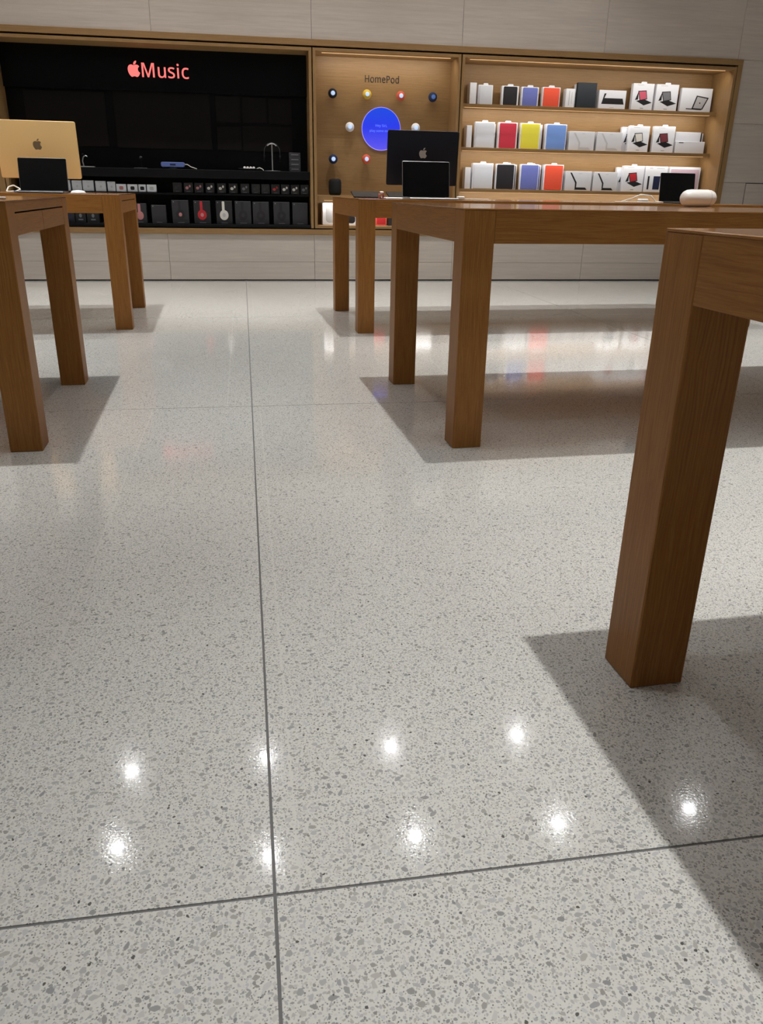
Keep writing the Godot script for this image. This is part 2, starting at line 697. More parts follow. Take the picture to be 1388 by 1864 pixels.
# ==================================================================== setting
func build_floor() -> void:
	var f := struct("floor")
	part("bed", cbox(Vector3(18.4, 0.2, 18.4), 0.001), M.sealant, f, V(0, -0.2015, 1.2))
	var w := 2.86
	var g := 0.005
	for i in range(-3, 3):
		for j in range(-3, 4):
			var x0 := maxf(i * w, -8.6)
			var x1 := minf((i + 1) * w, 8.6)
			var d0 := maxf(0.874 + (j - 1) * w, -7.4)
			var d1 := minf(0.874 + j * w, 9.6)
			if d1 - d0 < 0.2:
				continue
			var st := SurfaceTool.new()
			st.begin(Mesh.PRIMITIVE_TRIANGLES)
			var hx := (x1 - x0 - g) * 0.5
			var hd := (d1 - d0 - g) * 0.5
			var o := Vector2(rng.randf(), rng.randf())
			var pts := [Vector3(-hx, 0, -hd), Vector3(hx, 0, -hd), Vector3(hx, 0, hd), Vector3(-hx, 0, hd)]
			var uv := []
			for p in pts:
				uv.append(Vector2(p.x, p.z) / 1.44 + o)
			face(st, pts, Vector3.UP, uv)
			for k in 4:
				var a: Vector3 = pts[k]
				var b: Vector3 = pts[(k + 1) % 4]
				var n := Vector3((a + b).x, 0, (a + b).z).normalized()
				face(st, [a, b, b + Vector3(0, -0.03, 0), a + Vector3(0, -0.03, 0)], n, [uv[k], uv[(k + 1) % 4], uv[(k + 1) % 4], uv[k]])
			st.generate_tangents()
			part("tile", st.commit(), M.floor, f, V((x0 + x1) * 0.5, 0, (d0 + d1) * 0.5))


func stone_row(parent: Node3D, xs: Array, y0: float, y1: float) -> void:
	for i in xs.size() - 1:
		var w: float = xs[i + 1] - xs[i] - 0.003
		part("stone_panel", cbox(Vector3(w, y1 - y0 - 0.0025, 0.06), 0.0012, 0), M["stone%d" % (rng.randi() % 3)], parent, V((xs[i] + xs[i + 1]) * 0.5, y0 + 0.001, WALL + 0.03))


func build_walls() -> void:
	var b := struct("wall_back")
	part("backing", cbox(Vector3(18.0, CEIL + 0.1, 0.12), 0.001), M.backing, b, V(0, 0, WALL + 0.56))
	# masonry behind the stone facing, around the recess of the bays
	part("masonry", cbox(Vector3(18.0, 0.49, 0.38), 0.001), M.backing, b, V(0, 0.0, WALL + 0.255))
	part("masonry", cbox(Vector3(18.0, CEIL - 2.42, 0.38), 0.001), M.backing, b, V(0, 2.42, WALL + 0.255))
	part("masonry", cbox(Vector3(6.5, 1.93, 0.38), 0.001), M.backing, b, V(-5.73, 0.49, WALL + 0.255))
	part("masonry", cbox(Vector3(3.3, 1.93, 0.38), 0.001), M.backing, b, V(7.31, 0.49, WALL + 0.255))
	var xs := []
	for i in range(-5, 6):
		xs.append(-0.022 + 0.8 + 1.6 * i)
	for r in [[0.012, 0.205], [0.205, 0.497], [2.4, 3.2], [3.2, 4.0], [4.0, 4.8], [4.8, CEIL]]:
		stone_row(b, xs, r[0], r[1])
	for r in [[0.5, 1.126], [1.126, 1.756], [1.756, 2.4]]:
		if r[0] == 0.5:
			stone_row(b, [5.636, 5.944], r[0], r[1])
			stone_row(b, [5.951, 7.178], r[0], r[1] - 0.006)
		else:
			stone_row(b, [5.636, 7.178], r[0], r[1])
		stone_row(b, [7.178, 8.778], r[0], r[1])
		stone_row(b, [-7.222, -5.622, -4.022, -2.49], r[0], r[1])
	for s in [["wall_left", -8.6], ["wall_right", 8.6]]:
		var w := struct(s[0])
		part("plaster_wall", cbox(Vector3(0.2, CEIL + 0.1, 17.4), 0.001), M.paint, w, V(s[1] + 0.1 * signf(s[1]), 0, 1.1))
	var fr := struct("wall_front")
	part("plaster_wall", cbox(Vector3(17.6, CEIL + 0.1, 0.2), 0.001), M.paint, fr, V(0, 0, -7.5))
	var c := struct("ceiling")
	part("plaster_ceiling", cbox(Vector3(17.6, 0.2, 17.6), 0.001), M.plaster, c, V(0, CEIL, 1.1))


# ==================================================================== tables
func make_table(label: String, x: float, d: float, drawers: int) -> Node3D:
	# x, d: centre in the tables' own axes; drawers: side (+1 right, -1 left, 0 none) that has drawer fronts
	var c := cos(TURN)
	var s := sin(TURN)
	var t := thing("oak_table", label, "table", V(x * c - d * s, 0, x * s + d * c), TURN, "long oak display tables")
	var lx := 3.2
	var lz := 1.265
	var lg := 0.12
	var top := 0.006
	var ap := 0.122
	for sx in [-1, 1]:
		for sz in [-1, 1]:
			part("leg", cbox(Vector3(lg, TH - top, lg), 0.0025, 1), M["oak%d" % (rng.randi() % 4)], t, Vector3(sx * (lx - lg) * 0.5, 0, sz * (lz - lg) * 0.5))
	for sz in [-1, 1]:
		part("apron", cbox(Vector3(lx - 2 * lg, ap - top, 0.03), 0.001, 0), M["oak%d" % (rng.randi() % 4)], t, Vector3(0, TH - ap, sz * (lz - 0.031) * 0.5))
	for sx in [-1, 1]:
		if sx == drawers:
			part("apron", cbox(Vector3(0.03, 0.034, lz - 2 * lg), 0.001, 2), M.oak1, t, Vector3(sx * (lx - 0.031) * 0.5, TH - top - 0.034, 0))
			part("drawer_recess", cbox(Vector3(0.012, ap - 0.04, lz - 2 * lg), 0.001, 2), M.gap, t, Vector3(sx * (lx * 0.5 - 0.03), TH - ap + 0.001, 0))
			for k in [-1, 1]:
				part("drawer_front", cbox(Vector3(0.022, ap - 0.046, (lz - 2 * lg) * 0.5 - 0.003), 0.0012, 2), M["oak%d" % (2 + (k + 1) / 2)], t, Vector3(sx * (lx * 0.5 - 0.012), TH - ap, k * (lz - 2 * lg) * 0.25))
		else:
			part("apron", cbox(Vector3(0.03, ap - top, lz - 2 * lg), 0.001, 2), M["oak%d" % (rng.randi() % 4)], t, Vector3(sx * (lx - 0.031) * 0.5, TH - ap, 0))
	part("tabletop", cbox(Vector3(lx, top, lz), 0.0015, 0), M.tabletop, t, Vector3(0, TH - top, 0))
	return t


func build_tables() -> void:
	var m: StandardMaterial3D = M.oak0.duplicate()
	m.roughness = 0.2
	m.metallic_specular = 0.5
	m.clearcoat_enabled = true
	m.clearcoat = 0.6
	m.clearcoat_roughness = 0.12
	M.tabletop = m
	make_table("oak table nearest the camera, at the right edge of the view", 0.808 + 1.6, 1.386 - 0.6325, 0)
	make_table("oak table in the middle of the right row, with the white capsule speaker on it", 0.902 + 1.6, 3.575, 0)
	make_table("far oak table of the right row, with the dark computer on it", 0.991 + 1.6, 6.352, 0)
	make_table("near oak table of the left row, with two drawer fronts towards the aisle", -0.704 - 1.6, 3.779, 1)
	make_table("far oak table of the left row, with the gold computer on it", -0.614 - 1.6, 6.684, 1)


# ==================================================================== the wall of bays
func build_cabinet() -> void:
	# the oak frame around the three bays is built into the wall
	var w := 8.11
	var h := 1.905
	var fw := 0.058
	var names := ["trim_1", "trim_2", "trim_3", "trim_4"]
	for i in 4:
		var f := struct(names[i])
		f.position = V(1.587, 0.497, WALL)
		if i < 2:
			part("rail", cbox(Vector3(w, fw, 0.07), 0.0015, 0), M["bay%d" % i], f, Vector3(0, 0.0 if i == 0 else h - fw, -0.018))
			part("shadow_gap", cbox(Vector3(w - 0.11, 0.02, 0.02), 0.001, 0), M.gap, f, Vector3(0, 0.05 if i == 0 else h - 0.07, -0.05))
		else:
			part("stile", cbox(Vector3(fw, h - 2 * fw, 0.07), 0.0015, 1), M["bay%d" % (i - 2)], f, Vector3((w - fw) * (i - 2.5), fw, -0.018))


func bay(label: String, x0: float, x1: float, back: float, lit: float, dark_back: bool) -> Node3D:
	# an open oak box set into the wall; local axes: x from the bay's middle, y = height in the room, z = -(depth behind the wall face)
	var xm := (x0 + x1) * 0.5
	var w := x1 - x0
	var t := thing("display_bay", label, "display bay", V(xm, 0, WALL))
	var y0 := 0.567
	var y1 := 2.326
	var th := 0.03
	var dep := back - WALL
	var zc := -dep * 0.5 + 0.01
	for s in [-1, 1]:
		part("side_panel", cbox(Vector3(th, y1 - y0, dep + 0.02), 0.0015, 1), M["bay%d" % ((s + 1) / 2)], t, Vector3(s * (w - th) * 0.5, y0, zc))
	part("soffit", cbox(Vector3(w - 2 * th, th, dep + 0.02), 0.0015, 0), M.bay0, t, Vector3(0, y1 - th, zc))
	part("base_panel", cbox(Vector3(w - 2 * th, th, dep + 0.02), 0.0015, 0), M.black_satin if dark_back else M.bay1, t, Vector3(0, y0, zc))
	part("back_panel", cbox(Vector3(w, y1 - y0, 0.02), 0.001, 0), M.black_panel if dark_back else M.bay1, t, Vector3(0, y0, -dep - 0.01))
	if lit > 0.0:
		led_strip("led_strip", w - 0.2, t, Vector3(0, y1 - th - 0.006, -0.055), lit)
	return t


func shelf(t: Node3D, w: float, top: float, th: float, front: float, back: float, m: Material, led: float) -> void:
	var d := back - front
	var s := part("shelf", cbox(Vector3(w - 0.061, th, d), 0.002, 0), m, t, Vector3(0, top - th, WALL - (front + back) * 0.5))
	if led > 0.0:
		led_strip("led_strip", w - 0.22, s, Vector3(0, -0.005, d * 0.5 - 0.012), led)


# ---- product cartons
func carton(called: String, label: String, group: String, x0: float, x1: float, y: float, h: float, front: float, depth: float, m: Material, turn := 0.0) -> Node3D:
	var t := thing(called, label, "box", V((x0 + x1) * 0.5, y, front + depth * 0.5), turn, group)
	part("carton", cbox(Vector3(x1 - x0, h, depth), 0.0025, 0), m, t)
	t.set_meta("w", x1 - x0)
	t.set_meta("h", h)
	t.set_meta("z", depth * 0.5)
	return t


func hang_tab(t: Node3D) -> void:
	var w: float = t.get_meta("w")
	var h: float = t.get_meta("h")
	part("hang_tab", prism([shift(rrect(minf(w * 0.34, 0.07), 0.036, 0.012), Vector2(0, h))], -0.002, 0.001), M.carton, t, Vector3(0, 0, t.get_meta("z") - 0.006))


func case_box(label: String, x0: float, x1: float, y: float, h: float, front: float, m: Material, depth := 0.05, inset := 0.022) -> Node3D:
	var t := carton("tablet_case_box", label, "boxed tablet cases on the shelves", x0, x1, y, h, front + 0.008, depth, M.carton)
	var w := x1 - x0
	var z: float = t.get_meta("z")
	part("case_cover", prism([shift(rrect(w - inset, h - 0.012, 0.012), Vector2(0.0, h * 0.5 - 0.002))], -0.001, 0.008, 0.002), m, t, Vector3(0, 0, z))
	hang_tab(t)
	return t


func pr(t: Node3D, called: String, polys: Array, m: Material) -> void:
	part(called, prism(polys, -0.0003, 0.0006), m, t, Vector3(0, 0, t.get_meta("z")))


func poly(pts: Array, w: float, h: float) -> PackedVector2Array:
	# pts in fractions of the front: x -0.5 .. 0.5, y 0 .. 1
	var out := PackedVector2Array()
	for p in pts:
		out.append(Vector2(p[0] * w, p[1] * h))
	return out


func text_line(t: Node3D, x: float, y: float, w: float, h: float, m: Material) -> void:
	pr(t, "printed_line", [shift(rrect(w, h, h * 0.3, 2), Vector2(x, y))], m)


func tablet_box(label: String, x0: float, x1: float, y: float, h: float, front: float, picture: Material, depth := 0.05) -> Node3D:
	var t := carton("keyboard_case_box", label, "boxed tablet keyboard cases", x0, x1, y, h, front, depth, M.carton)
	var w := x1 - x0
	pr(t, "printed_keyboard", [poly([[-0.3, 0.35], [0.08, 0.19], [0.46, 0.3], [0.08, 0.42]], w, h)], M.print_black)
	pr(t, "printed_stand", [poly([[-0.36, 0.38], [-0.22, 0.72], [-0.22, 0.4]], w, h)], M.print_black)
	part("printed_tablet", prism([poly([[-0.25, 0.72], [0.14, 0.75], [0.22, 0.42], [-0.14, 0.36]], w, h)], -0.0003, 0.0009), M.print_black, t, Vector3(0, 0, t.get_meta("z")))
	part("printed_screen", prism([poly([[-0.21, 0.69], [0.115, 0.72], [0.185, 0.445], [-0.11, 0.39]], w, h)], -0.0003, 0.0013), picture, t, Vector3(0, 0, t.get_meta("z")))
	text_line(t, 0.0, h * 0.08, w * 0.16, 0.005, M.print_grey)
	text_line(t, -w * 0.16, h * 0.94, w * 0.3, 0.004, M.print_silver)
	hang_tab(t)
	return t


func stand_box(label: String, x0: float, x1: float, y: float, h: float, front: float, m: Material) -> Node3D:
	var t := carton("keyboard_box", label, "boxed keyboards on the shelves", x0, x1, y, h, front, 0.1, M.carton_grey)
	var w := x1 - x0
	pr(t, "printed_keyboard", [poly([[-0.14, 0.05], [0.36, 0.05], [0.28, 0.17], [-0.08, 0.17]], w, h)], m)
	part("printed_screen", prism([poly([[-0.34, 0.92], [-0.28, 0.92], [-0.06, 0.42], [-0.07, 0.12], [-0.12, 0.12], [-0.12, 0.4]], w, h)], -0.0003, 0.0009), m, t, Vector3(0, 0, t.get_meta("z")))
	text_line(t, w * 0.05, h * 0.88, w * 0.12, 0.005, M.print_silver)
	return t


func build_case_bay() -> void:
	var x0 := 2.386
	var x1 := 5.576
	var t := bay("right oak display bay with three lit shelves of boxed cases", x0, x1, 9.775, 0.62, false)
	for y in [1.884, 1.442, 1.006]:
		shelf(t, x1 - x0, y, 0.034, 9.56, 9.775, M.bay0, 0.6)
	var F := 9.635
	# ---- top shelf
	var y := 1.8845
	carton("slim_box", "slim white box at the left end of the top shelf", "slim white boxes at the shelf ends", 2.566, 2.643, y, 0.217, F, 0.12, M.carton)
	case_box("white tablet case box on the top shelf, beside the slim white box", 2.668, 2.835, y, 0.2, F, M.case_white)
	case_box("black tablet case box on the top shelf", 2.94, 3.139, y, 0.2, F, M.case_black, 0.05, 0.04)
	case_box("periwinkle tablet case box on the top shelf", 3.172, 3.374, y, 0.197, F, M.case_periwinkle, 0.06, 0.03)
	case_box("orange tablet case box on the top shelf", 3.42, 3.631, y, 0.203, F, M.case_orange, 0.06)
	var q := carton("pencil_box", "narrow white box with a printed stylus, left of the tall black case", "", 3.7, 3.806, y, 0.195, F, 0.1, M.carton)
	pr(q, "printed_stylus", [shift(rrect(0.008, 0.15, 0.003), Vector2(-0.014, 0.1)), shift(rrect(0.005, 0.12, 0.002), Vector2(0.018, 0.1))], M.print_silver)
	carton("sleeve_box", "tall white box half hidden behind the tall black case", "", 3.83, 4.05, y, 0.25, F + 0.062, 0.05, M.carton)
	q = carton("folio_box", "tall plain black case standing on the top shelf", "", 3.832, 4.063, y, 0.262, F, 0.045, M.case_slate)
	q = carton("keyboard_box", "white box with a black folding keyboard printed on it, top shelf", "boxed keyboards on the shelves", 4.1, 4.428, y, 0.196, F, 0.1, M.carton)
	pr(q, "printed_keyboard", [poly([[-0.4, 0.27], [0.44, 0.27], [0.38, 0.58], [-0.3, 0.58], [-0.24, 0.82], [-0.31, 0.82]], 0.328, 0.196)], M.print_black)
	text_line(q, 0.0, 0.02, 0.05, 0.004, M.print_silver)
	tablet_box("white keyboard case box with a pink tablet printed on it, top shelf", 4.505, 4.764, y, 0.278, F, M.print_pink, 0.06)
	tablet_box("white keyboard case box with a grey tablet printed on it, top shelf", 4.793, 5.069, y, 0.278, F, M.print_grey, 0.06)
	q = carton("laptop_case_box", "white box with a tilted silver laptop printed on it, top shelf right", "", 5.112, 5.5, y, 0.251, F, 0.05, M.carton)
	pr(q, "printed_base", [poly([[-0.3, 0.12], [0.2, 0.1], [0.22, 0.14], [-0.3, 0.16]], 0.388, 0.251)], M.print_black)
	pr(q, "printed_laptop", [poly([[-0.12, 0.13], [0.0, 0.7], [0.4, 0.62], [0.24, 0.12]], 0.388, 0.251)], M.print_black)
	part("printed_lid", prism([poly([[-0.07, 0.17], [0.03, 0.65], [0.35, 0.58], [0.21, 0.16]], 0.388, 0.251)], -0.0003, 0.0012), M.print_silver, q, Vector3(0, 0, q.get_meta("z")))
	part("printed_emblem", prism([shift(emblem(0.02)[0], Vector2(0.05, 0.1))], -0.0003, 0.0018), M.print_black, q, Vector3(0, 0, q.get_meta("z")))
	carton("laptop_case_box", "white box behind the laptop case box on the top shelf", "", 5.16, 5.535, y, 0.2, F + 0.06, 0.04, M.carton)
	# ---- middle shelf
	y = 1.4425
	carton("slim_box", "slim white box at the left end of the middle shelf", "slim white boxes at the shelf ends", 2.554, 2.615, y, 0.23, F, 0.12, M.carton)
	case_box("white tablet case box on the middle shelf", 2.652, 2.886, y, 0.27, F, M.case_white)
	carton("tablet_case_box", "white box behind the white case box on the middle shelf", "", 2.69, 2.915, y, 0.255, F + 0.07, 0.03, M.carton)
	case_box("red tablet case box on the middle shelf", 2.926, 3.157, y, 0.272, F, M.case_red, 0.05, 0.034)
	case_box("yellow tablet case box on the middle shelf", 3.191, 3.43, y, 0.272, F, M.case_yellow)
	carton("tablet_case_box", "white box behind the yellow case box on the middle shelf", "", 3.25, 3.477, y, 0.265, F + 0.07, 0.03, M.carton)
	case_box("light blue tablet case box on the middle shelf", 3.5, 3.752, y, 0.27, F, M.case_blue, 0.08)
	stand_box("pale box with a white folding keyboard printed on it, beside the light blue case", 3.79, 4.099, y, 0.203, F, M.print_silver)
	stand_box("pale box with a white folding keyboard printed on it, beside the tablet boxes", 4.13, 4.443, y, 0.203, F, M.print_silver)
	tablet_box("white keyboard case box half hidden on the middle shelf", 4.46, 4.7, y, 0.27, F + 0.07, M.print_grey, 0.05)
	tablet_box("white keyboard case box with a black and white screen, middle shelf", 4.525, 4.777, y, 0.278, F, M.print_white, 0.06)
	tablet_box("white keyboard case box with a dark red screen, middle shelf", 4.835, 5.101, y, 0.283, F, M.print_maroon, 0.06)
	q = carton("laptop_box", "low white box with a pale laptop sleeve standing in it, middle shelf", "", 5.13, 5.5, y, 0.13, F, 0.06, M.carton)
	text_line(q, -0.12, 0.115, 0.06, 0.008, M.print_black)
	carton("laptop_sleeve", "pale grey laptop sleeve standing in the low white box", "", 5.145, 5.47, y, 0.235, F + 0.065, 0.02, M.carton_grey)
	carton("laptop_sleeve", "black laptop sleeve behind the pale grey one", "", 5.18, 5.5, y, 0.23, F + 0.09, 0.02, M.carton_black)
	carton("laptop_sleeve", "white laptop sleeve behind the black one on the middle shelf", "", 5.2, 5.53, y, 0.228, F + 0.113, 0.018, M.carton)
	# ---- third shelf
	y = 1.0065
	carton("slim_box", "slim white box at the left end of the bottom visible shelf", "slim white boxes at the shelf ends", 2.56, 2.628, y, 0.229, F, 0.12, M.carton)
	case_box("white tablet case box on the lowest visible shelf", 2.652, 2.898, y, 0.276, F, M.case_white, 0.08)
	case_box("black tablet case box in front on the lowest visible shelf", 2.932, 3.16, y, 0.274, F, M.case_black)
	case_box("black tablet case box peeking out behind another on the lowest visible shelf", 2.99, 3.207, y, 0.272, F + 0.075, M.case_black, 0.05, 0.03)
	case_box("periwinkle tablet case box in front on the lowest visible shelf", 3.228, 3.455, y, 0.276, F, M.case_periwinkle)
	case_box("periwinkle tablet case box peeking out behind another on the lowest visible shelf", 3.29, 3.506, y, 0.272, F + 0.075, M.case_periwinkle, 0.05, 0.03)
	case_box("orange tablet case box on the lowest visible shelf", 3.52, 3.759, y, 0.278, F, M.case_orange, 0.08)
	stand_box("pale box with a black keyboard stand printed on it, beside the orange case", 3.79, 4.115, y, 0.214, F, M.print_black)
	stand_box("pale box with a black keyboard stand printed on it, beside the red tablet box", 4.14, 4.44, y, 0.211, F, M.print_black)
	tablet_box("white keyboard case box half hidden on the lowest visible shelf", 4.456, 4.7, y, 0.27, F + 0.07, M.print_grey, 0.05)
	tablet_box("white keyboard case box with a red screen, lowest visible shelf", 4.51, 4.774, y, 0.286, F, M.print_red, 0.06)
	q = carton("strap_box", "white box with dark blue bands printed on it, lowest visible shelf", "", 4.79, 5.074, y, 0.286, F, 0.05, M.carton)
	pr(q, "printed_band", [poly([[-0.36, 0.1], [-0.28, 0.1], [-0.28, 0.62], [-0.36, 0.62]], 0.284, 0.286)], M.print_black)
	pr(q, "printed_band", [poly([[-0.1, 0.1], [0.2, 0.1], [0.2, 0.62], [-0.1, 0.62]], 0.284, 0.286)], M.print_navy)
	text_line(q, -0.07, 0.265, 0.04, 0.008, M.print_silver)
	text_line(q, 0.05, 0.265, 0.1, 0.006, M.print_silver)
	q = carton("laptop_sleeve_box", "wide pink laptop sleeve box behind the dark tablet, lowest visible shelf", "", 5.1, 5.5, y, 0.285, F, 0.05, M.carton)
	pr(q, "printed_panel", [shift(rrect(0.37, 0.22, 0.01), Vector2(0, 0.15))], M.case_pink)
	carton("laptop_sleeve_box", "white box behind the pink laptop sleeve box", "", 5.13, 5.54, y, 0.27, F + 0.06, 0.04, M.carton)
	# ---- bottom row, seen as a reflection in the floor and between table legs
	y = 0.5975
	var xs := [2.56, 2.9, 3.2, 3.5, 3.8, 4.12, 4.44, 4.8, 5.16]
	for i in xs.size():
		var w := 0.26 if i < 4 else 0.29
		if i < 4:
			case_box("%s tablet case box in the bottom row, mirrored in the floor" % ["leftmost white", "black", "third, white,", "orange"][i], xs[i], xs[i] + w, y, 0.27, F, [M.case_white, M.case_black, M.case_white, M.case_orange][i], 0.1)
		elif i < 6:
			stand_box("%s pale keyboard box in the bottom row, mirrored in the floor" % ["left", "right"][i - 4], xs[i], xs[i] + w, y, 0.21, F, M.print_black)
		else:
			tablet_box("white keyboard case box with %s screen in the bottom row, mirrored in the floor" % ["grey", "red", "pink"][i - 6], xs[i], xs[i] + w, y, 0.28, F, [M.print_grey, M.print_red, M.print_pink][i - 6], 0.1)


# ==================================================================== middle bay: speakers
func build_speaker_bay() -> void:
	var x0 := 0.786
	var x1 := 2.373
	var t := bay("middle oak display bay with round speakers on its back panel", x0, x1, 9.66, 0.34, false)
	shelf(t, x1 - x0, 0.9115, 0.052, 9.37, 9.66, M.bay1, 0.3)
	var face_d := 9.66
	var sign_thing := thing("wall_lettering", "black product lettering at the top of the middle oak bay", "sign", V(1.573, 2.065, face_d))
	var a := lettering("HomePod", 0.378, 0.074, 0.004)
	var tx := part("lettering", a[0], M.print_black, sign_thing, Vector3.ZERO)
	tx.scale = a[1]
	tx.position = Vector3(-a[2].x * a[1].x, 0.037 - a[2].y * a[1].y, 0.002)
	var spots := [[1.02, 1.938, "black", "fabric_black"], [1.397, 1.94, "yellow", "fabric_yellow"], [1.772, 1.937, "orange", "fabric_orange"], [2.134, 1.937, "dark blue", "fabric_blue"], [1.208, 1.614, "white", "fabric_white"], [1.95, 1.625, "white", "fabric_white"], [1.022, 1.286, "dark blue", "fabric_blue"], [1.396, 1.294, "orange", "fabric_orange"]]
	var where := ["top left", "second in the top row", "third in the top row", "top right", "left of the blue disc", "half hidden by the dark computer", "at the lower left", "below the blue disc"]
	var prof := PackedVector2Array()
	for i in 15:
		var ang := -PI * 0.5 + 0.45 + (PI - 0.45 - 0.48) * i / 14.0
		prof.append(Vector2(cos(ang) * 0.049, 0.042 + sin(ang) * 0.042 / sin(PI * 0.5 - 0.0)))
	prof.insert(0, Vector2(0.0, prof[0].y))
	var topy := prof[-1].y
	var topr := prof[-1].x
	for i in spots.size():
		var s = spots[i]
		var o := thing("round_speaker", "small round %s speaker on the oak back panel, %s" % [s[2], where[i]], "speaker", V(s[0], s[1], face_d), 0.0, "round speakers mounted on the oak panel")
		part("mount", lathe(PackedVector2Array([Vector2(0.0, 0.0), Vector2(0.016, 0.0), Vector2(0.016, 0.05), Vector2(0.0, 0.05)]), 16), M.black_satin, o, Vector3.ZERO, Vector3(PI / 2, 0, 0))
		part("fabric_body", lathe(prof, 28), M[s[3]], o, Vector3(0, 0, 0.03), Vector3(PI / 2, 0, 0))
		part("touch_disc", lathe(PackedVector2Array([Vector2(topr, -0.001), Vector2(topr, 0.001), Vector2(topr * 0.8, 0.003), Vector2(0.0, 0.0035)]), 24), M.disc_dim if s[2] == "dark blue" and i == 3 else M.disc_glow, o, Vector3(0, 0, 0.03 + topy), Vector3(PI / 2, 0, 0))
	# blue round screen
	var disc := thing("round_display", "round glowing blue screen in the middle of the oak panel", "screen", V(1.57, 1.607, face_d))
	var g := Gradient.new()
	g.set_color(0, c8(28, 80, 236))
	g.set_color(1, c8(104, 92, 250))
	g.add_point(0.45, c8(44, 62, 244))
	var gt := GradientTexture2D.new()
	gt.gradient = g
	gt.width = 8
	gt.height = 128
	gt.fill_from = Vector2(0, 0)
	gt.fill_to = Vector2(0, 1)
	var dm := mat(c8(10, 12, 30), 0.3)
	dm.emission_enabled = true
	dm.emission = Color.BLACK
	dm.emission_texture = gt
	dm.emission_energy_multiplier = 0.9
	var st := SurfaceTool.new()
	st.begin(Mesh.PRIMITIVE_TRIANGLES)
	var ring := ellipse(0.43, 0.43, 56)
	for i in ring.size():
		var p := ring[i]
		var q := ring[(i + 1) % ring.size()]
		var uvs := []
		for c in [Vector2.ZERO, p, q]:
			uvs.append(Vector2(0.5 + c.x, 0.5 - c.y / 0.44))
		face(st, [Vector3(0, 0, 0.016), Vector3(p.x, p.y, 0.016), Vector3(q.x, q.y, 0.016)], Vector3(0, 0, 1), uvs)
	part("screen", st.commit(), dm, disc)
	var rim := lathe(PackedVector2Array([Vector2(0.214, 0.0), Vector2(0.22, 0.0), Vector2(0.22, 0.016), Vector2(0.217, 0.018), Vector2(0.214, 0.016), Vector2(0.214, 0.0)]), 56)
	part("rim", rim, M.disc_rim, disc, Vector3.ZERO, Vector3(PI / 2, 0, 0))
	for ln in [["Hey Siri,", 0.13, 0.034, 0.03], ["play some music", 0.26, 0.032, -0.022]]:
		var b := lettering(ln[0], ln[1], ln[2], 0.001)
		var o := part("lettering", b[0], M.disc_text, disc, Vector3.ZERO)
		o.scale = b[1]
		o.position = Vector3(-b[2].x * b[1].x, ln[3] - b[2].y * b[1].y, 0.017)
	var dl := AreaLight3D.new()
	dl.name = "screen_light"
	dl.area_size = Vector2(0.36, 0.36)
	dl.light_color = Color(0.3, 0.35, 1.0)
	dl.light_energy = 0.02
	dl.area_range = 5.0
	dl.area_attenuation = 2.0
	dl.shadow_enabled = true
	disc.add_child(dl)
	dl.position = Vector3(0, 0, 0.022)
	dl.rotation.y = PI
	# goods on and under the shelf
	var sp := thing("cylinder_speaker", "black fabric cylinder speaker on the shelf of the middle bay", "speaker", V(1.031, 0.912, 9.5))
	part("fabric_body", lathe(PackedVector2Array([Vector2(0.0, 0.0), Vector2(0.05, 0.0), Vector2(0.062, 0.006), Vector2(0.07, 0.03), Vector2(0.071, 0.08), Vector2(0.07, 0.135), Vector2(0.063, 0.16), Vector2(0.052, 0.168), Vector2(0.0, 0.168)]), 32), M.fabric_black, sp)
	part("touch_disc", lathe(PackedVector2Array([Vector2(0.045, 0.167), Vector2(0.045, 0.17), Vector2(0.0, 0.17)]), 24), M.black_glass, sp)
	var y := 0.5975
	var q := carton("speaker_box", "tall white box with a grey speaker printed on it, under the middle bay's shelf", "", 0.885, 1.05, y, 0.235, 9.47, 0.14, M.carton)
	pr(q, "printed_speaker", [shift(rrect(0.11, 0.19, 0.04), Vector2(0.01, 0.12))], M.print_silver)
	q = carton("speaker_box", "white box with a black speaker printed on it, between the far table's legs", "", 1.15, 1.3, y, 0.14, 9.47, 0.12, M.carton)
	pr(q, "printed_speaker", [shift(rrect(0.09, 0.11, 0.035), Vector2(-0.012, 0.075))], M.print_black)
	q = carton("speaker_box", "coral red box in the bottom row of the middle bay", "", 1.47, 1.62, y, 0.128, 9.47, 0.12, M.coral)
	pr(q, "printed_panel", [shift(rrect(0.1, 0.1, 0.01), Vector2(0.012, 0.064))], M.print_red)
	carton("speaker_box", "small black box right of the coral box", "", 1.635, 1.72, y, 0.12, 9.44, 0.1, M.carton_black)
	carton("speaker_box", "white box in the bottom row of the middle bay, mirrored in the floor", "", 1.98, 2.2, y, 0.22, 9.47, 0.12, M.carton)


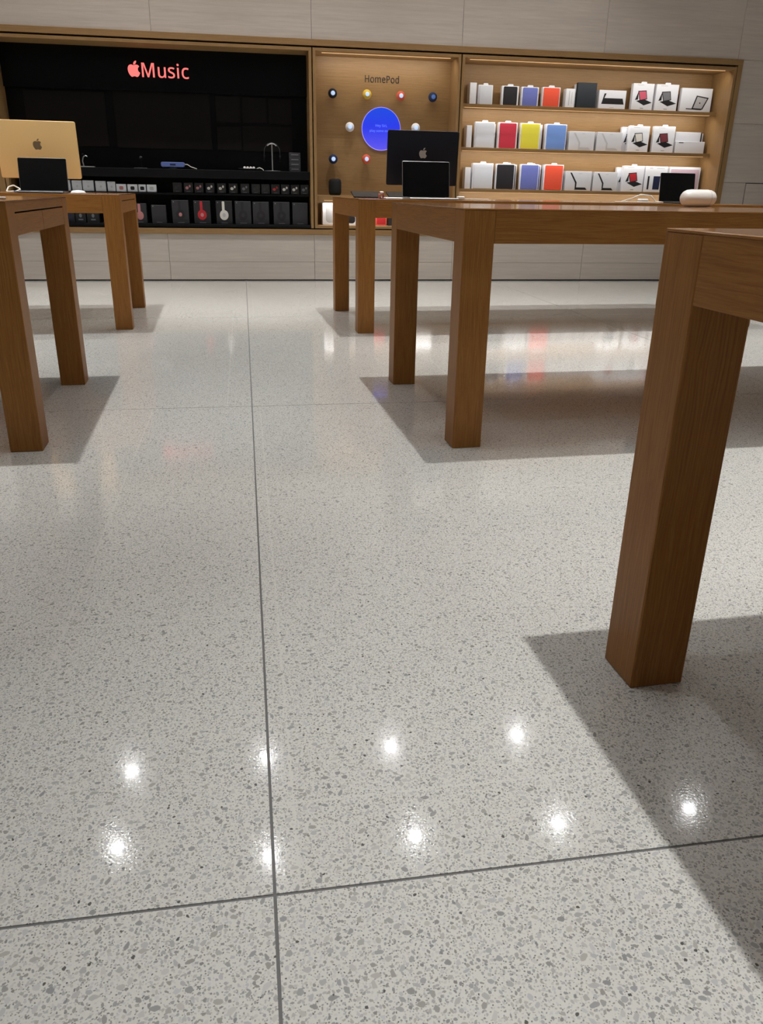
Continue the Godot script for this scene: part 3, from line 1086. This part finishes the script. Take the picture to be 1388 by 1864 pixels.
# ==================================================================== left bay: music
func build_music_bay() -> void:
	var x0 := -2.4
	var x1 := 0.774
	var t := bay("left oak display bay lined in black, with a red lit sign", x0, x1, 9.7, 0.0, true)
	var xm := (x0 + x1) * 0.5
	# black lining inside
	part("header_panel", cbox(Vector3(x1 - x0 - 0.062, 0.4, 0.02), 0.001), M.black_panel, t, Vector3(0, 1.9, WALL - 9.66))
	# counter and lower shelf, both black
	part("counter", cbox(Vector3(x1 - x0 - 0.062, 0.085, 0.33), 0.003), M.black_satin, t, Vector3(0, 1.06, WALL - 9.535))
	part("shelf", cbox(Vector3(x1 - x0 - 0.062, 0.02, 0.28), 0.002), M.black_satin, t, Vector3(0, 0.891, WALL - 9.56))
	# dim screens on the back panel
	for s in [[-2.2, -1.39, 1.36, 1.88], [-1.3, -0.3, 1.352, 1.9], [-0.24, 0.022, 1.63, 1.885], [0.046, 0.303, 1.632, 1.882], [0.328, 0.578, 1.628, 1.878], [-0.24, 0.02, 1.355, 1.588], [0.038, 0.578, 1.35, 1.6]]:
		var o := part("screen", cbox(Vector3(s[1] - s[0], s[3] - s[2], 0.006), 0.001), M.screen_off, t, Vector3((s[0] + s[1]) * 0.5 - xm, s[2], WALL - 9.696))
		o.set_meta("label", "dark unlit screen panel")
	# sign
	var sg := thing("illuminated_sign", "red glowing sign with a fruit emblem and the word on black", "sign", V(-0.8, 2.03, 9.648))
	part("emblem", prism(emblem(0.148), 0.0, 0.014), M.sign_red, sg, Vector3(-0.255, 0.073, 0))
	var a := lettering("Music", 0.478, 0.137, 0.014)
	var tx := part("lettering", a[0], M.sign_red, sg)
	tx.scale = a[1]
	tx.position = Vector3(0.064 - a[2].x * a[1].x, 0.066 - a[2].y * a[1].y, 0.007)
	var l := AreaLight3D.new()
	l.name = "sign_light"
	l.area_size = Vector2(0.6, 0.13)
	l.light_color = Color(1.0, 0.25, 0.25)
	l.light_energy = 0.002
	l.area_range = 5.0
	l.area_attenuation = 2.0
	l.shadow_enabled = true
	sg.add_child(l)
	l.position = Vector3(0, 0.07, 0.02)
	l.rotation.y = PI
	# ---- on the counter (top at 1.145)
	var cy := 1.1452
	var hs := thing("headphone_stand", "slim silver headphone stand with wire headphones on the black counter", "stand", V(0.343, cy, 9.5))
	part("foot", lathe(PackedVector2Array([Vector2(0.0, 0.0), Vector2(0.085, 0.0), Vector2(0.085, 0.006), Vector2(0.0, 0.009)]), 28), M.aluminium, hs)
	part("pole", lathe(PackedVector2Array([Vector2(0.0, 0.008), Vector2(0.007, 0.008), Vector2(0.007, 0.272), Vector2(0.0, 0.272)]), 14), M.aluminium, hs)
	part("yoke", tube(PackedVector3Array([Vector3(-0.05, 0.255, 0), Vector3(-0.025, 0.272, 0), Vector3(0, 0.277, 0), Vector3(0.025, 0.272, 0), Vector3(0.05, 0.255, 0)]), 0.006), M.aluminium, hs)
	var hp := thing("headphones", "thin black headphones hanging on the silver stand", "headphones", V(0.343, cy, 9.5))
	part("headband", tube(PackedVector3Array([Vector3(-0.088, 0.15, 0), Vector3(-0.082, 0.225, 0), Vector3(-0.05, 0.27, 0), Vector3(0, 0.286, 0), Vector3(0.05, 0.27, 0), Vector3(0.082, 0.225, 0), Vector3(0.088, 0.15, 0)]), 0.003), M.space_grey, hp)
	for s in [-1, 1]:
		part("ear_cup", lathe(PackedVector2Array([Vector2(0.0, -0.012), Vector2(0.03, -0.012), Vector2(0.036, 0.0), Vector2(0.03, 0.012), Vector2(0.0, 0.012)]), 22), M.black_satin, hp, Vector3(s * 0.085, 0.13, 0), Vector3(0, 0, PI / 2))
	var ph := thing("wireless_speaker", "flat periwinkle speaker lying on a small round stand on the black counter", "speaker", V(-0.72, cy, 9.5))
	part("stand", lathe(PackedVector2Array([Vector2(0.0, 0.0), Vector2(0.06, 0.0), Vector2(0.05, 0.012), Vector2(0.03, 0.02), Vector2(0.0, 0.02)]), 24), M.black_satin, ph)
	part("body", prism([shift(rrect(0.25, 0.05, 0.018), Vector2(0, 0.045))], -0.03, 0.03, 0.004), M.phone_blue, ph)
	part("badge", prism([shift(rrect(0.06, 0.016, 0.005), Vector2(0.0, 0.045))], 0.0295, 0.0306), M.print_navy, ph)
	part("cable", tube(PackedVector3Array([Vector3(0.124, 0.048, 0), Vector3(0.15, 0.05, 0.01), Vector3(0.19, 0.025, 0.03), Vector3(0.25, 0.006, 0.04)]), 0.005), M.cable, ph)
	var eb := thing("earbuds_display", "pair of pale earbuds on a flat silver dish, black counter", "display", V(0.09, cy, 9.5))
	part("dish", lathe(PackedVector2Array([Vector2(0.0, 0.0), Vector2(0.05, 0.0), Vector2(0.06, 0.012), Vector2(0.12, 0.02), Vector2(0.12, 0.023), Vector2(0.0, 0.02)]), 32), M.aluminium, eb)
	for k in 4:
		part("earbud", lathe(PackedVector2Array([Vector2(0.0, 0.0), Vector2(0.014, 0.003), Vector2(0.016, 0.012), Vector2(0.009, 0.021), Vector2(0.0, 0.023)]), 14), M.white_plastic, eb, Vector3(-0.05 + 0.033 * k, 0.021, 0))
	part("cable", tube(PackedVector3Array([Vector3(0.08, 0.022, 0.02), Vector3(0.11, 0.034, 0.03), Vector3(0.14, 0.02, 0.05), Vector3(0.155, 0.005, 0.06)]), 0.0045), M.cable, eb)
	for k in 4:
		var b := carton("small_case_box", "small grey box, %s of the stack at the right end of the black counter" % ["lowest", "second", "third", "topmost"][k], "stacked small boxes on the counter", 0.525, 0.648, cy + 0.048 * k, 0.047, 9.45, 0.09, M.carton_dark)
		text_line(b, 0.0, 0.026, 0.08, 0.008, M.print_grey)
	var hk := thing("earphone_hook", "small curved silver hook with earphones beside the gold computer", "stand", V(-1.64, cy, 9.5))
	part("foot", cbox(Vector3(0.14, 0.012, 0.07), 0.002), M.aluminium, hk, Vector3(0.04, 0, 0))
	part("hook", tube(PackedVector3Array([Vector3(0.0, 0.01, 0), Vector3(-0.01, 0.06, 0), Vector3(0.0, 0.1, 0), Vector3(0.025, 0.115, 0), Vector3(0.045, 0.105, 0)]), 0.006), M.aluminium, hk)
	part("earphone", lathe(PackedVector2Array([Vector2(0.0, 0.0), Vector2(0.016, 0.006), Vector2(0.014, 0.02), Vector2(0.0, 0.026)]), 14), M.black_satin, hk, Vector3(0.0, 0.112, 0))
	var hd := thing("earbud_stand", "tiny black earbud stand with a silver base line, middle of the black counter", "stand", V(-1.06, cy, 9.5))
	part("foot", cbox(Vector3(0.13, 0.008, 0.06), 0.002), M.space_grey, hd)
	part("post", cbox(Vector3(0.012, 0.09, 0.012), 0.002), M.black_satin, hd, Vector3(0.01, 0.008, 0))
	part("earbud", lathe(PackedVector2Array([Vector2(0.0, 0.0), Vector2(0.016, 0.006), Vector2(0.014, 0.02), Vector2(0.0, 0.026)]), 14), M.space_grey, hd, Vector3(0.01, 0.098, 0))
	# ---- small boxes on the lower shelf (top at 0.911)
	y_row()


func y_row() -> void:
	var y := 0.9112
	var F := 9.44
	var ws := [[-1.888, -1.793, 0.108], [-1.776, -1.676, 0.106], [-1.667, -1.556, 0.108], [-1.538, -1.431, 0.104], [-1.414, -1.334, 0.1]]
	for i in ws.size():
		var q := carton("accessory_box", "%s larger white accessory box in the row under the black counter" % ["leftmost", "second", "third", "fourth", "narrow fifth"][i], "white accessory boxes under the counter", ws[i][0], ws[i][1], y, ws[i][2], F, 0.06, M.carton_grey)
		pr(q, "printed_mark", [shift(rrect(0.02, 0.02, 0.006), Vector2(0.002, 0.048))], M.print_silver)
		text_line(q, 0.0, 0.088, 0.03, 0.004, M.print_silver)
	var ss := [[-1.324, -1.222, "print_rose", "rose"], [-1.209, -1.106, "print_black", "large black"], [-1.095, -1.019, "print_black", "narrow black"], [-1.008, -0.909, "print_silver", "silver"]]
	for i in ss.size():
		var w: float = ss[i][1] - ss[i][0]
		var q := carton("earbud_box", "small white box with a %s square printed on it, under the black counter" % ss[i][3], "small white boxes under the counter", ss[i][0], ss[i][1], y, 0.077, F, 0.05, M.carton)
		pr(q, "printed_case", [shift(rrect(minf(0.042, w * 0.55), 0.036, 0.011), Vector2(0.0, 0.038))], M[ss[i][2]])
	var xs := [-0.736, -0.619, -0.507, -0.389, -0.265, -0.14, -0.014, 0.104, 0.21, 0.318, 0.426, 0.534, 0.64]
	var tint := ["carton_dark", "print_rose", "print_rose", "print_white", "print_white", "print_white", "print_grey", "carton_dark", "carton_dark", "print_red", "print_white", "print_white", "print_grey"]
	var said := ["dark", "rose", "pale rose", "white", "white", "white", "grey", "dark", "dark", "red", "white", "white", "grey"]
	for i in xs.size():
		var q := carton("earphone_box", "small black earphone box with %s earbuds print, %s in its row" % [said[i], ORD[i]], "small black earphone boxes under the counter", xs[i], xs[i] + 0.094, y, 0.104, F, 0.05, M.carton_black)
		pr(q, "printed_earbud", [shift(ellipse(0.034, 0.03, 14), Vector2(-0.014, 0.05)), shift(ellipse(0.02, 0.026, 14), Vector2(0.016, 0.068))], M[tint[i]])
		text_line(q, 0.0, 0.014, 0.04, 0.004, M.print_grey)
	# ---- headphone boxes on the floor of the bay
	y = 0.5975
	var hb := [[-1.166, -1.032, 0.2, "print_rose", "pink"], [-0.979, -0.826, 0.186, "", "plain dark"], [-0.762, -0.584, 0.238, "carton_black", "dark grey"], [-0.53, -0.351, 0.236, "print_red", "red"], [-0.291, -0.116, 0.238, "print_white", "white"], [-0.086, 0.09, 0.238, "carton_black", "black"], [0.108, 0.286, 0.234, "carton_black", "black"], [0.335, 0.514, 0.235, "carton_black", "graphite"], [0.545, 0.715, 0.23, "", "plain black"]]
	for i in hb.size():
		var a = hb[i]
		var w: float = a[1] - a[0]
		var q := carton("headphone_box", ("black box with %s headphones printed on it, %s in the bottom row" if a[3] else "%s headphone box, %s in the bottom row") % [a[4], ORD[i]], "headphone boxes in the bottom row", a[0], a[1], y, a[2], 9.42, 0.09, M.carton_dark if i != 3 and i != 4 else M.carton_black)
		if a[3]:
			pr(q, "printed_band", [shift(rrect(0.028, a[2] * 0.56, 0.008), Vector2(-0.008, a[2] * 0.7))], M[a[3]])
			part("printed_ear_cup", prism([shift(ellipse(w * 0.54, a[2] * 0.44, 28), Vector2(-0.002, a[2] * 0.39))], -0.0003, 0.0012), M[a[3]], q, Vector3(0, 0, q.get_meta("z")))
			part("printed_ring", prism([shift(ellipse(w * 0.2, a[2] * 0.17, 18), Vector2(-0.002, a[2] * 0.39))], -0.0003, 0.0018), M.print_rose if i < 4 else M.print_silver if i == 4 else M.carton_dark, q, Vector3(0, 0, q.get_meta("z")))
		text_line(q, -w * 0.38, a[2] * 0.93, 0.012, 0.012, M.print_grey)
		text_line(q, 0.0, 0.012, w * 0.4, 0.005, M.print_grey)
	var lb := [[-1.874, -1.783], [-1.775, -1.669], [-1.657, -1.53]]
	for i in lb.size():
		var q := carton("audio_box", "%s of three small black boxes between the far left table's legs" % ["leftmost", "middle", "rightmost"][i], "small black boxes behind the left tables", lb[i][0], lb[i][1], y, 0.104, 9.42, 0.06, M.carton_black)
		pr(q, "printed_mark", [shift(rrect(0.05, 0.014, 0.005), Vector2(0.0, 0.03)), shift(ellipse(0.03, 0.04, 14), Vector2(0.0, 0.07))], M.print_grey if i else M.print_navy)


# ==================================================================== things on the tables
func desktop(label: String, x: float, d: float, turn: float, shell: Material, logo: Material) -> void:
	# all-in-one computer seen from behind; its front faces the wall
	var t := thing("desktop_computer", label, "computer", V(x, TH + 0.0005, d), turn, "all-in-one computers on the far tables")
	var w := 0.54
	var h := 0.372
	var low := 0.095
	# the screen leans back, so its rear looks a little downwards
	var sh := part("shell", prism([shift(rrect(w, h, 0.012), Vector2(0, h * 0.5))], -0.006, 0.006, 0.0015), shell, t, Vector3(0, low, -0.012), Vector3(0.09, 0, 0))
	part("screen", prism([shift(rrect(w - 0.012, h - 0.012, 0.01), Vector2(0, h * 0.5))], -0.0068, -0.0058), M.black_glass, sh)
	part("emblem", prism(emblem(0.072), 0.0055, 0.0068), logo, sh, Vector3(0, h * 0.6, 0))
	part("neck", cbox(Vector3(0.14, 0.2, 0.005), 0.001), shell, t, Vector3(0, 0.004, 0.024), Vector3(-0.05, 0, 0))
	part("hinge", lathe(PackedVector2Array([Vector2(0.0, -0.06), Vector2(0.01, -0.06), Vector2(0.01, 0.06), Vector2(0.0, 0.06)]), 16), shell, t, Vector3(0, 0.19, 0.012), Vector3(0, 0, PI / 2))
	part("foot", cbox(Vector3(0.14, 0.005, 0.13), 0.001), shell, t, Vector3(0, 0, -0.035))


func laptop(label: String, x: float, d: float, turn: float, w: float, lid: float, tilt: float, shell: Material) -> void:
	var t := thing("laptop", label, "laptop", V(x, TH + 0.0005, d), turn, "open laptops on the far tables")
	var dep := lid * 0.98
	part("base", cbox(Vector3(w, 0.011, dep), 0.003), shell, t, Vector3(0, 0.001, 0))
	part("keyboard", cbox(Vector3(w * 0.88, 0.0012, dep * 0.42), 0.0004), M.black_satin, t, Vector3(0, 0.0115, -dep * 0.16))
	part("trackpad", cbox(Vector3(w * 0.4, 0.0008, dep * 0.34), 0.0003), shell, t, Vector3(0, 0.0117, dep * 0.27))
	var lidn := part("lid", prism([shift(rrect(w, lid, 0.009), Vector2(0, lid * 0.5))], -0.0045, 0.0, 0.001), shell, t, Vector3(0, 0.0135, -dep * 0.5 + 0.003), Vector3(-tilt, 0, 0))
	part("screen", prism([shift(rrect(w - 0.006, lid - 0.006, 0.007), Vector2(0, lid * 0.5))], -0.0008, 0.0006), M.black_glass, lidn)
	part("hinge", cbox(Vector3(w * 0.8, 0.008, 0.008), 0.002), M.black_satin, t, Vector3(0, 0.008, -dep * 0.5 + 0.002))


func build_table_goods() -> void:
	desktop("gold all-in-one computer seen from behind on the far left table", -1.405, 6.42, 0.03, M.gold, M.gold_logo)
	desktop("dark navy all-in-one computer seen from behind on the far right table", 1.336, 6.28, TURN, M.navy, M.silver_logo)
	laptop("laptop with black screen in front of the gold computer", -1.352, 6.115, 0.03, 0.318, 0.215, 0.2, M.space_grey)
	laptop("large laptop with black screen in front of the dark computer", 1.323, 5.91, TURN, 0.352, 0.243, 0.16, M.aluminium)
	laptop("open laptop with black screen on the far right table, behind the capsule speaker", 3.31, 5.98, TURN, 0.292, 0.205, 0.14, M.space_grey)
	# capsule speaker on the middle right table
	var t := thing("capsule_speaker", "white capsule-shaped wireless speaker lying on the middle right table", "speaker", V(2.352, TH + 0.0005, 4.1), 0.2)
	var prof := PackedVector2Array([Vector2(0.0, -0.104), Vector2(0.014, -0.103), Vector2(0.026, -0.098), Vector2(0.035, -0.088), Vector2(0.041, -0.072), Vector2(0.043, -0.05), Vector2(0.043, 0.05), Vector2(0.041, 0.072), Vector2(0.035, 0.088), Vector2(0.026, 0.098), Vector2(0.014, 0.103), Vector2(0.0, 0.104)])
	part("body", lathe(prof, 36), M.white_plastic, t, Vector3(0, 0.0435, 0), Vector3(0, 0, PI / 2))
	part("seam_ring", lathe(PackedVector2Array([Vector2(0.0415, 0.052), Vector2(0.0434, 0.052), Vector2(0.0434, 0.054), Vector2(0.0415, 0.054)]), 36), M.print_silver, t, Vector3(0, 0.0435, 0), Vector3(0, 0, -PI / 2))
	# charger cables and adapters
	t = thing("charging_cable", "white charging cable looped beside its adapter on the far right table", "cable", V(2.95, TH + 0.0005, 6.0), TURN)
	part("cable", tube(PackedVector3Array([Vector3(-0.14, 0.005, 0.0), Vector3(-0.06, 0.03, 0.02), Vector3(0.02, 0.06, 0.0), Vector3(0.09, 0.05, 0.03), Vector3(0.12, 0.012, 0.05), Vector3(0.2, 0.006, 0.02)]), 0.0045), M.cable, t)
	part("adapter", cbox(Vector3(0.07, 0.03, 0.06), 0.008), M.white_plastic, t, Vector3(0.02, 0.0, 0.04))
	part("cable_rest", tube(PackedVector3Array([Vector3(-0.2, 0.005, 0.03), Vector3(-0.1, 0.006, 0.06), Vector3(0.0, 0.005, 0.09), Vector3(0.15, 0.006, 0.07)]), 0.0045), M.cable, t)
	t = thing("power_adapter", "small white power adapter right of the large laptop", "adapter", V(1.545, TH + 0.0005, 5.9), TURN)
	part("body", cbox(Vector3(0.05, 0.026, 0.05), 0.006), M.white_plastic, t)
	part("cable", tube(PackedVector3Array([Vector3(0.02, 0.006, 0.0), Vector3(0.07, 0.006, 0.02), Vector3(0.14, 0.006, -0.02), Vector3(0.2, 0.006, 0.03)]), 0.004), M.cable, t)
	# tablets lying on low wedges
	for k in [[0.96, 6.6, "left"], [1.25, 6.66, "right"]]:
		t = thing("tablet", "dark tablet lying on a low wedge on the far right table, %s of the two" % k[2], "tablet", V(k[0], TH + 0.0005, k[1]), TURN, "tablets on wedges")
		part("wedge", prism([poly([[-0.5, 0.0], [0.5, 0.0], [0.5, 1.0]], 0.13, 0.035)], -0.07, 0.07), M.aluminium, t, Vector3.ZERO, Vector3(0, PI / 2, 0))
		part("slab", cbox(Vector3(0.22, 0.008, 0.16), 0.003), M.black_glass, t, Vector3(0, 0.02, 0), Vector3(0.26, 0, 0))
	# ring shaped watch on its puck
	t = thing("watch", "small pale watch with its band closed to a ring, front of the far right table", "watch", V(0.985, TH + 0.0005, 6.0), TURN)
	part("band", prism_ring(0.02, 0.018, 0.022), M.print_rose, t, Vector3(0, 0.02, 0), Vector3(0, 0.5, 0))
	part("case", cbox(Vector3(0.03, 0.01, 0.026), 0.003), M.aluminium, t, Vector3(0, 0.036, 0))
	t = thing("keyboard", "slim white keyboard left of the large laptop", "keyboard", V(1.08, TH + 0.0005, 6.06), TURN)
	part("tray", cbox(Vector3(0.2, 0.008, 0.1), 0.002), M.aluminium, t)
	for r in 4:
		for c in 12:
			part("key", cbox(Vector3(0.013, 0.002, 0.018), 0.0006), M.white_plastic, t, Vector3(-0.088 + c * 0.016, 0.008, -0.033 + r * 0.022))
	# left tables
	t = thing("charging_cable", "white cable coiled left of the laptop on the far left table", "cable", V(-1.56, TH + 0.0005, 6.22), 0.0)
	part("cable", tube(PackedVector3Array([Vector3(-0.04, 0.005, 0.03), Vector3(-0.03, 0.035, 0.0), Vector3(0.0, 0.045, -0.02), Vector3(0.05, 0.02, 0.0), Vector3(0.02, 0.006, 0.04), Vector3(-0.03, 0.006, 0.07)]), 0.005), M.cable, t)
	t = thing("mouse", "low white mouse right of the laptop on the far left table", "mouse", V(-1.13, TH + 0.0005, 6.2), 0.3)
	part("shell", lathe(PackedVector2Array([Vector2(0.0, 0.0), Vector2(0.05, 0.0), Vector2(0.052, 0.006), Vector2(0.04, 0.018), Vector2(0.0, 0.023)]), 28), M.white_plastic, t)
	t = thing("charging_puck", "round white charging puck with cable near the aisle end of the near left table", "charger", V(-0.92, TH + 0.0005, 3.42), 0.0)
	part("puck", lathe(PackedVector2Array([Vector2(0.0, 0.0), Vector2(0.03, 0.0), Vector2(0.03, 0.006), Vector2(0.027, 0.008), Vector2(0.0, 0.008)]), 28), M.white_plastic, t)
	part("cable", tube(PackedVector3Array([Vector3(-0.03, 0.004, 0.0), Vector3(-0.1, 0.005, 0.02), Vector3(-0.18, 0.005, -0.03), Vector3(-0.3, 0.005, 0.0)]), 0.003), M.cable, t)


func prism_ring(r1: float, r0: float, w: float) -> ArrayMesh:
	return lathe_z(PackedVector2Array([Vector2(r0, -w * 0.5), Vector2(r1, -w * 0.5), Vector2(r1, w * 0.5), Vector2(r0, w * 0.5), Vector2(r0, -w * 0.5)]))


func lathe_z(p: PackedVector2Array) -> ArrayMesh:
	var st := SurfaceTool.new()
	st.begin(Mesh.PRIMITIVE_TRIANGLES)
	st.append_from(lathe(p, 32), 0, Transform3D(Basis(Vector3.RIGHT, PI / 2), Vector3.ZERO))
	return st.commit()
